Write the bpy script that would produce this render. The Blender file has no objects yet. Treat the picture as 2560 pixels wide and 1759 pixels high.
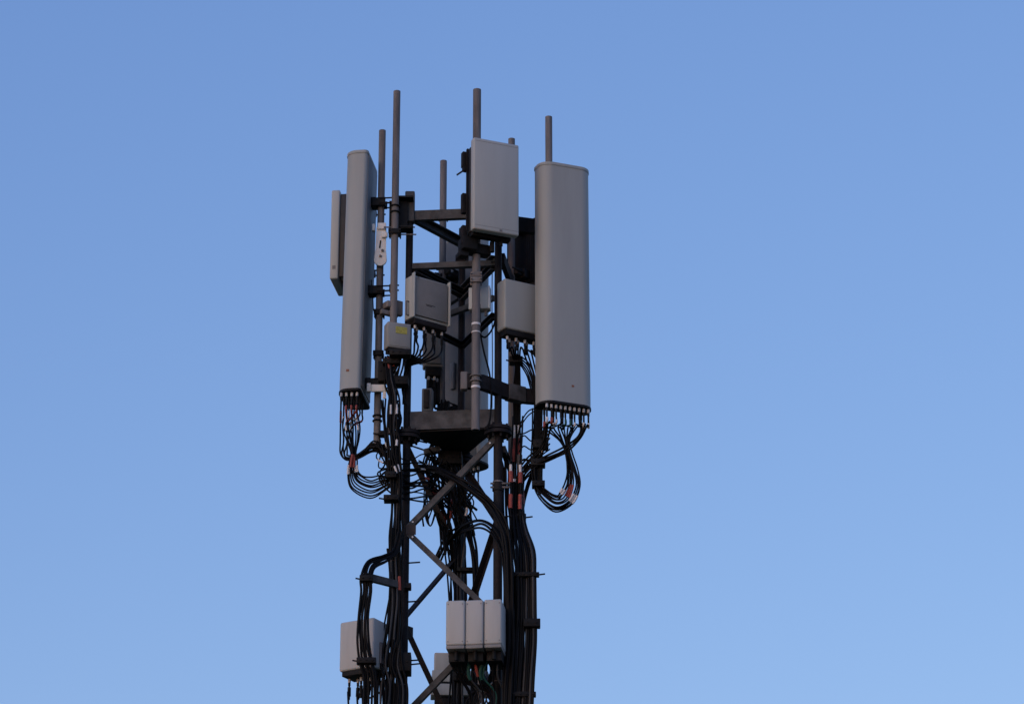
import bpy, bmesh, math, random
from mathutils import Vector, Matrix
random.seed(7)
R = math.radians
sc = bpy.context.scene
C = sc.collection

# ------------------------------------------------------------------ camera
F = 7636.0                      # focal length in photo pixels (2560 wide)
EL = R(22.0)
CZ = 1.6
Y0 = 28.78                      # distance of the mast's front legs
cam = bpy.data.cameras.new('camera')
cam.sensor_width = 36.0
cam.lens = F / 2560.0 * 36.0
cam.clip_end = 6000
co = bpy.data.objects.new('camera', cam)
C.objects.link(co)
co.location = (0, 0, CZ)
co.rotation_euler = (math.pi / 2 + EL, 0, 0)
sc.camera = co

# ------------------------------------------------------------------ world + sun
SUN_EL, SUN_AZ = 5.0, 218.0     # compass-like: 0 = +Y (ahead), 90 = +X (right), 212 = behind left
w = bpy.data.worlds.new('World')
sc.world = w
w.use_nodes = True
nt = w.node_tree
bg = nt.nodes['Background']
sky = nt.nodes.new('ShaderNodeTexSky')
sky.sky_type = 'NISHITA'
sky.sun_disc = False
sky.sun_elevation = R(SUN_EL)
sky.sun_rotation = R(SUN_AZ)
sky.dust_density = 0.3
sky.ozone_density = 4.0
sep = nt.nodes.new('ShaderNodeSeparateColor')
comb = nt.nodes.new('ShaderNodeCombineColor')
nt.links.new(sky.outputs[0], sep.inputs[0])
for ch, (pw, gain) in enumerate(((0.88, 5.68), (0.76, 3.76), (0.54, 4.80))):     # film response to the twilight sky
    m1 = nt.nodes.new('ShaderNodeMath')
    m1.operation = 'POWER'
    m1.inputs[1].default_value = pw
    m2 = nt.nodes.new('ShaderNodeMath')
    m2.operation = 'MULTIPLY'
    m2.inputs[1].default_value = gain
    nt.links.new(sep.outputs[ch], m1.inputs[0])
    nt.links.new(m1.outputs[0], m2.inputs[0])
    nt.links.new(m2.outputs[0], comb.inputs[ch])
nt.links.new(comb.outputs[0], bg.inputs[0])
bg.inputs[1].default_value = 0.1

sl = bpy.data.lights.new('sun', 'SUN')
sl.energy = 1.1
sl.angle = R(60)
sl.color = (1.0, 0.85, 0.58)
so = bpy.data.objects.new('sun', sl)
C.objects.link(so)
_az, _el = R(SUN_AZ), R(SUN_EL)
sd = Vector((math.sin(_az) * math.cos(_el), math.cos(_az) * math.cos(_el), math.sin(_el)))
so.rotation_euler = (-sd).to_track_quat('-Z', 'Y').to_euler()
so.location = (-10, -10, 30)

sc.view_settings.view_transform = 'Standard'
sc.view_settings.look = 'None'
sc.view_settings.exposure = 0
sc.view_settings.gamma = 1


# ------------------------------------------------------------------ helpers
def P(px, py, d=0.0):
    """world point on the sight line of photo pixel (px,py) at depth Y0+d"""
    fx, fy = (px - 1280.0) / F, (879.5 - py) / F
    v = Vector((fx, math.cos(EL) - fy * math.sin(EL), math.sin(EL) + fy * math.cos(EL)))
    return Vector((0, 0, CZ)) + v * ((Y0 + d) / v.y)


def X(px, py, d): return P(px, py, d).x
def Z(px, py, d): return P(px, py, d).z
def M(px): return px / 246.0


def mat(name, col, rough=0.6, metal=0.0, var=0.12, scale=6.0, streak=False, bump=0.0, spec=0.4, dirt=None):
    m = bpy.data.materials.new(name)
    m.use_nodes = True
    t = m.node_tree
    b = t.nodes['Principled BSDF']
    b.inputs['Roughness'].default_value = rough
    b.inputs['Metallic'].default_value = metal
    b.inputs['Specular IOR Level'].default_value = spec
    tc = t.nodes.new('ShaderNodeTexCoord')
    mp = t.nodes.new('ShaderNodeMapping')
    if streak:
        mp.inputs['Scale'].default_value = (1, 1, 0.12)
    oi = t.nodes.new('ShaderNodeObjectInfo')
    addv = t.nodes.new('ShaderNodeVectorMath')
    addv.operation = 'ADD'
    sc_ = t.nodes.new('ShaderNodeVectorMath')
    sc_.operation = 'SCALE'
    sc_.inputs[3].default_value = 37.0
    cmb = t.nodes.new('ShaderNodeCombineXYZ')
    t.links.new(oi.outputs['Random'], cmb.inputs[0])
    t.links.new(oi.outputs['Random'], cmb.inputs[2])
    t.links.new(cmb.outputs[0], sc_.inputs[0])
    t.links.new(tc.outputs['Object'], mp.inputs[0])
    t.links.new(mp.outputs[0], addv.inputs[0])
    t.links.new(sc_.outputs[0], addv.inputs[1])
    n = t.nodes.new('ShaderNodeTexNoise')
    n.inputs['Scale'].default_value = scale
    n.inputs['Detail'].default_value = 6
    n.inputs['Roughness'].default_value = 0.6
    t.links.new(addv.outputs[0], n.inputs['Vector'])
    r = t.nodes.new('ShaderNodeValToRGB')
    r.color_ramp.elements[0].position = 0.3
    r.color_ramp.elements[1].position = 0.72
    lo = dirt if dirt else tuple(c * (1 - var) for c in col)
    hi = tuple(min(1, c * (1 + var)) for c in col)
    r.color_ramp.elements[0].color = (*lo, 1)
    r.color_ramp.elements[1].color = (*hi, 1)
    t.links.new(n.outputs['Fac'], r.inputs[0])
    t.links.new(r.outputs[0], b.inputs['Base Color'])
    if bump:
        n2 = t.nodes.new('ShaderNodeTexNoise')
        n2.inputs['Scale'].default_value = scale * 14
        n2.inputs['Detail'].default_value = 4
        t.links.new(addv.outputs[0], n2.inputs['Vector'])
        bp = t.nodes.new('ShaderNodeBump')
        bp.inputs['Strength'].default_value = bump
        bp.inputs['Distance'].default_value = 0.004
        t.links.new(n2.outputs['Fac'], bp.inputs['Height'])
        t.links.new(bp.outputs[0], b.inputs['Normal'])
    return m


MT = dict(
    galv=mat('galvanised_steel', (0.165, 0.155, 0.155), 0.7, 0.0, 0.4, 14, True, 0.3, 0.25),
    steel=mat('shade_darkened_steel', (0.018, 0.016, 0.018), 0.65, 0.0, 0.4, 8, False, 0.3, 0.15),  # near-black base colour: backlit shade on the galvanised legs is painted in
    beam=mat('weathered_beam_steel', (0.082, 0.082, 0.084), 0.75, 0.0, 0.45, 9, False, 0.4, 0.2),
    black=mat('black_hardware', (0.009, 0.009, 0.01), 0.6, 0.0, 0.3, 20, spec=0.2),
    radome=mat('grey_radome', (0.33, 0.35, 0.345), 0.55, 0.0, 0.065, 6, True, 0.12),
    panel=mat('pale_grey_radome', (0.40, 0.42, 0.41), 0.5, 0.0, 0.065, 6, True, 0.12),
    white=mat('white_painted_metal', (0.425, 0.43, 0.422), 0.5, 0.0, 0.10, 8, True, 0.12),
    bright=mat('white_plastic', (0.80, 0.78, 0.74), 0.5, 0.0, 0.08, 10),
    cover=mat('grey_cast_cover', (0.235, 0.23, 0.225), 0.65, 0.0, 0.1, 6, False, 0.4),
    finbody=mat('dark_finned_body', (0.028, 0.027, 0.03), 0.6, 0.0, 0.2, 12),
    cable=mat('black_cable_jacket', (0.004, 0.004, 0.005), 0.5, 0.0, 0.3, 12, spec=0.12),
    red=mat('red_tape', (0.30, 0.06, 0.045), 0.6, 0.0, 0.2, 14),
    green=mat('green_sleeve', (0.012, 0.075, 0.062), 0.6, 0.0, 0.2, 14),
    tag=mat('white_tag', (0.72, 0.70, 0.70), 0.6, 0.0, 0.15, 25),
    greyj=mat('grey_cable_jacket', (0.035, 0.035, 0.038), 0.55, 0.0, 0.2, 12),
    orange=mat('orange_print', (0.24, 0.10, 0.055), 0.6, 0.0, 0.3, 60),
    yellow=mat('yellow_sticker', (0.40, 0.36, 0.08), 0.6, 0.0, 0.35, 60),
    rust=mat('rusty_brown_steel', (0.055, 0.040, 0.036), 0.75, 0.0, 0.3, 14),
    collar=mat('nickel_collar', (0.46, 0.45, 0.45), 0.45, 0.0, 0.35, 30),
    backplate=mat('grey_back_plate', (0.15, 0.155, 0.16), 0.6, 0.0, 0.15, 5),
    boxgrey=mat('weathered_grey_box', (0.265, 0.27, 0.262), 0.6, 0.0, 0.14, 9, True, 0.2),
    ink=mat('grey_print', (0.17, 0.165, 0.165), 0.6, 0.0, 0.1, 10),
)


def finish(bm, name, m, ang=35):
    bmesh.ops.recalc_face_normals(bm, faces=bm.faces)
    me = bpy.data.meshes.new(name)
    bm.to_mesh(me)
    bm.free()
    me.materials.append(m)
    me.polygons.foreach_set('use_smooth', [True] * len(me.polygons))
    try:
        me.set_sharp_from_angle(angle=R(ang))
    except Exception:
        pass
    return me


def tagit(o, label=None, cat=None, group=None, kind=None):
    if label: o['label'] = label
    if cat: o['category'] = cat
    if group: o['group'] = group
    if kind: o['kind'] = kind
    return o


def thing(name, label, cat, loc=(0, 0, 0), rz=0.0, group=None, tilt=0.0):
    o = bpy.data.objects.new(name, None)
    o.empty_display_size = 0.1
    C.objects.link(o)
    o.location = loc
    o.rotation_euler = (tilt, 0, rz)
    return tagit(o, label, cat, group)


SPLIT = {'bolt', 'printed_line', 'step_bolt', 'side_rim', 'threaded_rod', 'rod', 'cable_gland', 'lifting_lug', 'hinge_bolt', 'seam'}


def islands(bm):
    seen, out = set(), []
    bm.verts.ensure_lookup_table()
    for v in bm.verts:
        if v in seen: continue
        st, comp = [v], []
        seen.add(v)
        while st:
            a = st.pop()
            comp.append(a)
            for e in a.link_edges:
                b = e.other_vert(a)
                if b not in seen:
                    seen.add(b)
                    st.append(b)
        out.append(comp)
    return out


def part(name, bm, m, parent, world=False, label=None):
    """bm in parent's local coordinates, or in world coordinates when world=True"""
    if name in SPLIT:
        isl = islands(bm)
        if len(isl) > 1:
            last = None
            bm.verts.index_update()
            ids = [set(v.index for v in c) for c in isl]
            for c in ids:
                t = bm.copy()
                t.verts.ensure_lookup_table()
                bmesh.ops.delete(t, geom=[v for v in t.verts if v.index not in c], context='VERTS')
                last = part(name, t, m, parent, world, label)
            bm.free()
            return last
    if world:
        root = parent
        chain = []
        while root is not None:
            chain.append(root)
            root = root.parent
        mw = Matrix.Identity(4)
        for o in reversed(chain):
            mw = mw @ Matrix.LocRotScale(o.location, o.rotation_euler, o.scale)
        bm.transform(mw.inverted())
    o = bpy.data.objects.new(name, finish(bm, name, MT[m]))
    C.objects.link(o)
    o.parent = parent
    if label: o['label'] = label
    return o


def mwof(o):
    m = Matrix.LocRotScale(o.location, o.rotation_euler, o.scale)
    return mwof(o.parent) @ m if o.parent else m


def NB(): return bmesh.new()


def box(bm, c, s, rot=None, bev=0.0, seg=2):
    t = bmesh.new()
    bmesh.ops.create_cube(t, size=1.0)
    bmesh.ops.scale(t, vec=Vector(s), verts=t.verts)
    if bev:
        bmesh.ops.bevel(t, geom=list(t.edges), offset=bev, segments=seg, profile=0.5, affect='EDGES')
    m = Matrix.Translation(Vector(c))
    if rot is not None:
        m = m @ (rot.to_4x4())
    t.transform(m)
    join(bm, t)


def join(bm, t):
    me = bpy.data.meshes.new('tmp')
    t.to_mesh(me)
    t.free()
    bm.from_mesh(me)
    bpy.data.meshes.remove(me)


def rotz(a): return Matrix.Rotation(a, 3, 'Z')


def frame_along(d, upv=Vector((0, 0, 1))):
    d = d.normalized()
    if abs(d.dot(upv)) > 0.98:
        upv = Vector((0, 1, 0))
    x = upv.cross(d).normalized()
    y = d.cross(x).normalized()
    return Matrix((x, y, d)).transposed()


def bar(bm, p0, p1, wd, th, upv=Vector((0, 0, 1)), bev=0.0):
    """rectangular bar from p0 to p1: wd across, th along the up side"""
    d = p1 - p0
    box(bm, (p0 + p1) / 2, (wd, th, d.length), frame_along(d, upv), bev)


def angle_bar(bm, p0, p1, leg, th, out):
    """L section with one flange facing `out`"""
    d = (p1 - p0)
    L = d.length
    z = d.normalized()
    y = (out - out.dot(z) * z).normalized()
    x = y.cross(z).normalized()
    rm = Matrix((x, y, z)).transposed()
    mid = (p0 + p1) / 2
    box(bm, mid, (leg, th, L), rm)
    box(bm, mid + x * (leg / 2 - th / 2) - y * (leg / 2 + th / 2), (th, leg, L), rm)


def tube(bm, pts, r, seg=8, cap=True):
    n = len(pts)
    rad = r if isinstance(r, (list, tuple)) else [r] * n
    rings = []
    prev = None
    for i, p in enumerate(pts):
        t = (pts[min(i + 1, n - 1)] - pts[max(i - 1, 0)])
        if t.length < 1e-9: t = Vector((0, 0, 1))
        t.normalize()
        if prev is None:
            a = Vector((0, 1, 0)) if abs(t.y) < 0.9 else Vector((1, 0, 0))
            nx = (a - a.dot(t) * t).normalized()
        else:
            nx = (prev - prev.dot(t) * t)
            nx = nx.normalized() if nx.length > 1e-6 else Vector((1, 0, 0))
        prev = nx
        ny = t.cross(nx)
        rings.append([bm.verts.new(p + (nx * math.cos(2 * math.pi * k / seg) + ny * math.sin(2 * math.pi * k / seg)) * rad[i]) for k in range(seg)])
    for a, b in zip(rings[:-1], rings[1:]):
        for k in range(seg):
            bm.faces.new((a[k], a[(k + 1) % seg], b[(k + 1) % seg], b[k]))
    if cap:
        bm.faces.new(rings[0][::-1])
        bm.faces.new(rings[-1])


def cyl(bm, p0, p1, r, seg=16):
    tube(bm, [Vector(p0), Vector(p1)], r, seg)


def prism(bm, prof, z0, z1, bev=0.0):
    t = bmesh.new()
    lo = [t.verts.new((x, y, z0)) for x, y in prof]
    hi = [t.verts.new((x, y, z1)) for x, y in prof]
    n = len(prof)
    for i in range(n):
        t.faces.new((lo[i], lo[(i + 1) % n], hi[(i + 1) % n], hi[i]))
    t.faces.new(lo[::-1])
    t.faces.new(hi)
    if bev:
        es = [e for e in t.edges if abs(e.verts[0].co.z - e.verts[1].co.z) < 1e-6]
        bmesh.ops.bevel(t, geom=es, offset=bev, segments=3, profile=0.5, affect='EDGES')
    join(bm, t)


def spline(pts, k=7):
    """Catmull-Rom through the points"""
    out = []
    n = len(pts)
    for i in range(n - 1):
        p0 = pts[max(i - 1, 0)]
        p1, p2 = pts[i], pts[i + 1]
        p3 = pts[min(i + 2, n - 1)]
        for j in range(k):
            t = j / k
            t2, t3 = t * t, t * t * t
            out.append(0.5 * ((2 * p1) + (p2 - p0) * t + (2 * p0 - 5 * p1 + 4 * p2 - p3) * t2 + (3 * p1 - p0 - 3 * p2 + p3) * t3))
    out.append(pts[-1].copy())
    return out


# ------------------------------------------------------------------ ground
gbm = NB()
for v in ((-2500, -2500), (2500, -2500), (2500, 2500), (-2500, 2500)):
    gbm.verts.new((v[0], v[1], 0))
gbm.faces.new(gbm.verts)
MT['grass'] = mat('dry_grass', (0.07, 0.075, 0.035), 0.9, 0, 0.4, 0.4, bump=0.2)
g = bpy.data.objects.new('ground', finish(gbm, 'ground', MT['grass']))
C.objects.link(g)
tagit(g, 'flat grassy ground far below the antennas', None, None, 'structure')

# ------------------------------------------------------------------ the mast
dL, dR, dB = 0.065, -0.065, 0.79
LX, RX, BX = X(1017, 1090, dL), X(1245, 1085, dR), X(1151, 1300, dB)
LEG = {'L': (LX, Y0 + dL), 'R': (RX, Y0 + dR), 'B': (BX, Y0 + dB)}
CX = (LX + RX + BX) / 3
CY = Y0 + (dL + dR + dB) / 3
zl = lambda py: Z(1018, py, dL)
zb = lambda py: Z(1151, py, dB)
zr = lambda py: Z(1245, py, dR)
mast = thing('lattice_mast', 'shade-darkened steel three-legged lattice mast with crossing braces that carries the antennas', 'mast', (CX, CY, 0))
def lp(k, z): return Vector((LEG[k][0], LEG[k][1], z))
z_fl = zl(1089)
z_top = zl(500)
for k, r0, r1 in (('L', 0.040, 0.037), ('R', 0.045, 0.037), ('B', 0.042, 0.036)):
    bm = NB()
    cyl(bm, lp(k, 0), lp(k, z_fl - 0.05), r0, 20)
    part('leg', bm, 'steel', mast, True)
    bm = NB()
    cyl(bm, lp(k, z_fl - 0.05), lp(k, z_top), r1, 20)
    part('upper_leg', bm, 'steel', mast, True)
    bm = NB()
    for dz in (-0.045, 0.0):
        cyl(bm, lp(k, z_fl + dz), lp(k, z_fl + dz + 0.034), 0.135, 32)
    for q in range(8):
        a = q * math.pi / 4 + 0.3
        o = Vector((math.cos(a) * 0.10, math.sin(a) * 0.10, 0))
        cyl(bm, lp(k, z_fl - 0.085) + o, lp(k, z_fl + 0.065) + o, 0.012, 8)
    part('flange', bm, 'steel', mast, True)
    for dz in (-2.6, -4.9):
        if z_fl + dz > 0.5:
            bm = NB()
            cyl(bm, lp(k, z_fl + dz), lp(k, z_fl + dz + 0.012), r0 + 0.004, 20)
            part('weld_collar', bm, 'beam', mast, True)

def outw(a, b):
    m = Vector(((LEG[a][0] + LEG[b][0]) / 2 - CX, (LEG[a][1] + LEG[b][1]) / 2 - CY, 0))
    return m.normalized()

def ring(a, b, z, h, th, m, off=0.0, name='ring_beam', sh=0.0):
    p0, p1 = lp(a, z), lp(b, z)
    d = (p1 - p0).normalized()
    o = outw(a, b) * off
    bm = NB()
    # channel: web + two flanges
    q0, q1 = p0 + d * (0.036 + sh) + o, p1 - d * (0.036 + sh) + o
    x = outw(a, b)
    rm = Matrix((x, Vector((0, 0, 1)).cross(x) * -1, Vector((0, 0, 1)))).transposed()
    L = (q1 - q0).length
    mid = (q0 + q1) / 2
    box(bm, mid, (0.008, L, h), rm)
    for s in (1, -1):
        box(bm, mid + Vector((0, 0, s * (h / 2 - 0.005))) - x * (th / 2 + 0.004), (th, L, 0.01), rm)
    return part(name, bm, m, mast, True)

z_r1 = zl(541)
for a, b in (('L', 'R'), ('L', 'B'), ('B', 'R')):
    ring(a, b, z_r1, 0.105, 0.05, 'beam')
z_r2 = zl(667)
ring('L', 'R', z_r2, 0.06, 0.05, 'beam')
ring('L', 'B', z_r2, 0.09, 0.05, 'beam')
ring('B', 'R', z_r2, 0.16, 0.05, 'beam')
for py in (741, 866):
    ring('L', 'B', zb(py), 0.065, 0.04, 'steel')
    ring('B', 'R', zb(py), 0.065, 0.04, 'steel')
# service platform: deep beams with a closed triangular plate beneath
z_p0, z_p1 = zl(1078), zl(1033)
for a, b in (('L', 'R'), ('L', 'B'), ('B', 'R')):
    ring(a, b, (z_p0 + z_p1) / 2, z_p1 - z_p0, 0.05, 'beam', 0.02, 'platform_beam')
bm = NB()
tri = []
for k in 'LRB':
    v = Vector((LEG[k][0] - CX, LEG[k][1] - CY))
    tri.append(v * 1.03)
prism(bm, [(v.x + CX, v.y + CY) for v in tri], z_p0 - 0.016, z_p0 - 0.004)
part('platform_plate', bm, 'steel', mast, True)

def brace(a, za, b, zb_, leg=0.06, m='steel', off=0.03):
    o = outw(a, b)
    p0, p1 = lp(a, za) + o * off, lp(b, zb_) + o * off
    bm = NB()
    angle_bar(bm, p0, p1, leg, 0.009, o)
    bolts = NB()
    d = (p1 - p0).normalized()
    part('brace', bm, m, mast, True)
    cyl(bolts, p0 + d * 0.11 + o * 0.005, p0 + d * 0.11 + o * 0.016, 0.011, 6)
    cyl(bolts, p1 - d * 0.11 + o * 0.005, p1 - d * 0.11 + o * 0.016, 0.011, 6)
    part('bolt', bolts, 'tag', mast, True)

bay = zl(1327) - zl(1557)
z0 = zl(1327)
seq = [('R', z0 + bay), ('L', z0), ('R', z0 - bay), ('L', z0 - 2 * bay), ('R', z0 - 3 * bay), ('L', z0 - 4 * bay), ('R', z0 - 5 * bay)]
for (a, za), (b, zc) in zip(seq[:-1], seq[1:]):
    if min(za, zc) > 0.05:
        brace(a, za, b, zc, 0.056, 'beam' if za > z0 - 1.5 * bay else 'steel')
zz = zl(1105)
seq = [('L', zz), ('B', zz - bay), ('L', zz - 2 * bay + 0.04), ('B', zz - 3 * bay), ('L', zz - 4 * bay), ('B', zz - 5 * bay)]
for (a, za), (b, zc) in zip(seq[:-1], seq[1:]):
    if min(za, zc) > 0.05:
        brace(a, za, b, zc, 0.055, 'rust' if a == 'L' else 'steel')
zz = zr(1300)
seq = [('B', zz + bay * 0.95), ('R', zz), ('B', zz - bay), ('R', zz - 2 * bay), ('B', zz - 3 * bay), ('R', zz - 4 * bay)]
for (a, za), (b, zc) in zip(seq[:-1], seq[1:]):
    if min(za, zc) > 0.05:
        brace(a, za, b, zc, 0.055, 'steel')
# gusset plates at the left-leg nodes
for z in (z0, z0 - 2 * bay):
    bm = NB()
    box(bm, lp('L', z) + Vector((0.055, -0.042, 0)), (0.10, 0.012, 0.10))
    part('gusset_plate', bm, 'rust', mast, True)
for z in (zl(1577),):
    bm = NB()
    box(bm, lp('L', z) + Vector((0.05, 0.035, 0)), (0.10, 0.012, 0.12), rotz(0.9))
    part('gusset_plate', bm, 'steel', mast, True)
bm = NB()
for py, sx in ((1398, -1), (1408, 1), (1505, 1), (1652, 1), (1640, -1)):
    p = lp('L', zl(py))
    cyl(bm, p + Vector((sx * 0.03, -0.02, 0)), p + Vector((sx * 0.15, -0.03, 0.005)), 0.008, 6)
for py in (1293, 1390):
    p = lp('R', zr(py))
    cyl(bm, p + Vector((0.03, -0.02, 0)), p + Vector((0.14, -0.03, 0.005)), 0.008, 6)
part('step_bolt', bm, 'steel', mast, True)
# head bracket on the left leg that holds the tall pole
bm = NB()
pz = zl(505)
prism(bm, [(-0.19, -0.03), (0.0, -0.015), (0.0, 0.015), (-0.19, 0.03)], zl(585), zl(512))
bm.transform(Matrix.Translation((LX - 0.02, Y0 + dL - 0.07, 0)))
for py in (508, 582):
    box(bm, (LX - 0.06, Y0 + dL - 0.09, zl(py)), (0.2, 0.16, 0.018))
part('head_bracket', bm, 'black', mast, True)
bm = NB()
for py, x0, x1 in ((583, -0.26, 0.06), (601, -0.20, 0.075)):
    cyl(bm, (LX + x0, Y0 + dL - 0.15, zl(py)), (LX + x1, Y0 + dL - 0.15, zl(py)), 0.008, 8)
part('threaded_rod', bm, 'galv', mast, True)
bm = NB()
box(bm, (LX, Y0 + dL - 0.005, zl(520)), (0.10, 0.10, M(85)), None, 0.012)
part('sleeve', bm, 'beam', mast, True)
bm = NB()
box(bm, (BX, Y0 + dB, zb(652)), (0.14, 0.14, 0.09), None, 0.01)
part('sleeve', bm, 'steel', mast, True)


# ------------------------------------------------------------------ poles
def pole(px, d, ytop, ybot, r, label, m='galv', bands=(), refy=None, seg=24):
    xx = X(px, refy or (ytop + ybot) / 2, d)
    zt, zbm = Z(px, ytop, d), Z(px, ybot, d)
    o = thing('mounting_pole', label, 'pole', (xx, Y0 + d, zbm))
    H = zt - zbm
    bm = NB()
    # hollow top
    outer = [Vector((0, 0, 0)), Vector((0, 0, H))]
    t = bmesh.new()
    tube(t, outer, r, seg, cap=False)
    tube(t, [Vector((0, 0, H)), Vector((0, 0, H - 0.12))], r - 0.005, seg, cap=False)
    join(bm, t)
    # rim + bottom
    t = bmesh.new()
    for zc, ri in ((H, r - 0.005), (0, r - 0.005)):
        a = [t.verts.new((math.cos(2 * math.pi * k / seg) * r, math.sin(2 * math.pi * k / seg) * r, zc)) for k in range(seg)]
        b = [t.verts.new((math.cos(2 * math.pi * k / seg) * ri, math.sin(2 * math.pi * k / seg) * ri, zc)) for k in range(seg)]
        for k in range(seg):
            t.faces.new((a[k], a[(k + 1) % seg], b[(k + 1) % seg], b[k]))
    join(bm, t)
    part('pipe', bm, m, o)
    for (py, hh, mm) in bands:
        z = Z(px, py, d) - zbm
        bm = NB()
        cyl(bm, (0, 0, z - hh / 2), (0, 0, z + hh / 2), r + 0.004, seg)
        part('band', bm, mm, o)
    return o


def clamp(o, py, d, px, wdt=0.12, m='black', ear=0.05, ang=0.0, name='pipe_clamp'):
    """two-jaw clamp round a pole"""
    z = Z(px, py, d) - o.location.z
    bm = NB()
    rm = rotz(ang)
    for s in (-1, 1):
        box(bm, rm @ Vector((0, s * 0.048, z)), (wdt, 0.022, 0.055), rm, 0.005)
    for s in (-1, 1):
        cyl(bm, rm @ Vector((s * (wdt / 2 - 0.012), -0.085, z)), rm @ Vector((s * (wdt / 2 - 0.012), 0.09 + ear, z)), 0.008, 6)
    c = part(name, bm, m, o)
    return c


def ubolt(o, py, d, px, r=0.045, m='black'):
    z = Z(px, py, d) - o.location.z
    bm = NB()
    pts = [Vector((math.cos(a) * r, math.sin(a) * r, z)) for a in [i * math.pi / 8 - math.pi / 2 - 1.57 for i in range(17)]]
    tube(bm, pts, 0.009, 8)
    part('u_bolt', bm, m, o)

p1 = pole(953, 0.05, 327, 1118, 0.036, 'grey pole with the white hinged arm on it, just right of the narrow upright antenna', refy=500)
for py in (1040, 1052):
    ubolt(p1, py, 0.05, 953, 0.043)
clamp(p1, 783, 0.05, 953, 0.11, 'black')
clamp(p1, 886, 0.05, 953, 0.11, 'black')
p2 = pole(989, -0.12, 229, 1085, 0.037, 'tallest grey pole, bolted to the left mast leg above the box with the yellow sticker', refy=450)
for py in (516, 531):
    ubolt(p2, py, -0.12, 985, 0.046)
clamp(p2, 582, -0.12, 985, 0.13, 'black')
p3 = pole(1108, 1.1, 403, 1010, 0.037, 'grey pole in the gap between the tall left pole and the top middle panel', refy=500)
clamp(p3, 540, 1.1, 1108, 0.11, 'black')
p4 = pole(1190, -0.33, 225, 1075, 0.042, 'grey pole behind the top middle panel, its lower end in front of the platform beam',
          bands=((811, 0.022, 'tag'), (831, 0.012, 'tag'), (968, 0.022, 'tag')), refy=800)
for py in (690, 703):
    clamp(p4, py, -0.33, 1188, 0.12, 'galv', 0.0, name='pipe_clamp')
for py in (940, 953):
    ubolt(p4, py, -0.33, 1188, 0.053, 'galv')
p5 = pole(1279, 0.6, 348, 1215, 0.036, 'grey pole whose stub shows over the right corner of the top middle panel', refy=500)
p6 = pole(1372, 0.07, 293, 1003, 0.037, 'short grey pole standing up behind the wide right antenna', refy=350)
p7 = pole(1299, 0.1, 1137, 1310, 0.028, 'short grey conduit pole beside the red taped cables', 'galv', refy=1200)

# ------------------------------------------------------------------ sector antennas
def profile(W, T, n=10):
    """rounded radome section, front at -y"""
    pts = []
    rf = T * 0.55
    rb = T * 0.18
    def arc(cx, cy, r, a0, a1):
        for i in range(n + 1):
            a = a0 + (a1 - a0) * i / n
            pts.append((cx + r * math.cos(a), cy + r * math.sin(a)))
    arc(W / 2 - rb, T / 2 - rb, rb, 0, math.pi / 2)
    arc(-W / 2 + rb, T / 2 - rb, rb, math.pi / 2, math.pi)
    arc(-W / 2 + rf, -T / 2 + rf, rf, math.pi, 1.5 * math.pi)
    arc(W / 2 - rf, -T / 2 + rf, rf, 1.5 * math.pi, 2 * math.pi)
    return pts


CONN_ME = {}
def connector(parent, x, y, z, L=0.075, pale=True):
    if not CONN_ME:
        bm = NB()
        cyl(bm, (0, 0, 0), (0, 0, -L), 0.0125, 12)
        cyl(bm, (0, 0, -L), (0, 0, -L - 0.05), 0.0095, 10)
        CONN_ME['c'] = finish(bm, 'connector', MT['black'])
        bm = NB()
        tube(bm, [Vector((0, 0, -0.012)), Vector((0, 0, -0.018)), Vector((0, 0, -0.05)), Vector((0, 0, -0.058))], [0.011, 0.0140, 0.0140, 0.011], 12)
        CONN_ME['k'] = finish(bm, 'collar', MT['collar'])
    o = bpy.data.objects.new('connector', CONN_ME['c'])
    C.objects.link(o)
    o.parent = parent
    o.location = (x, y, z)
    if not pale:
        return o
    k = bpy.data.objects.new('collar', CONN_ME['k'])
    C.objects.link(k)
    k.parent = o
    return o


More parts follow.
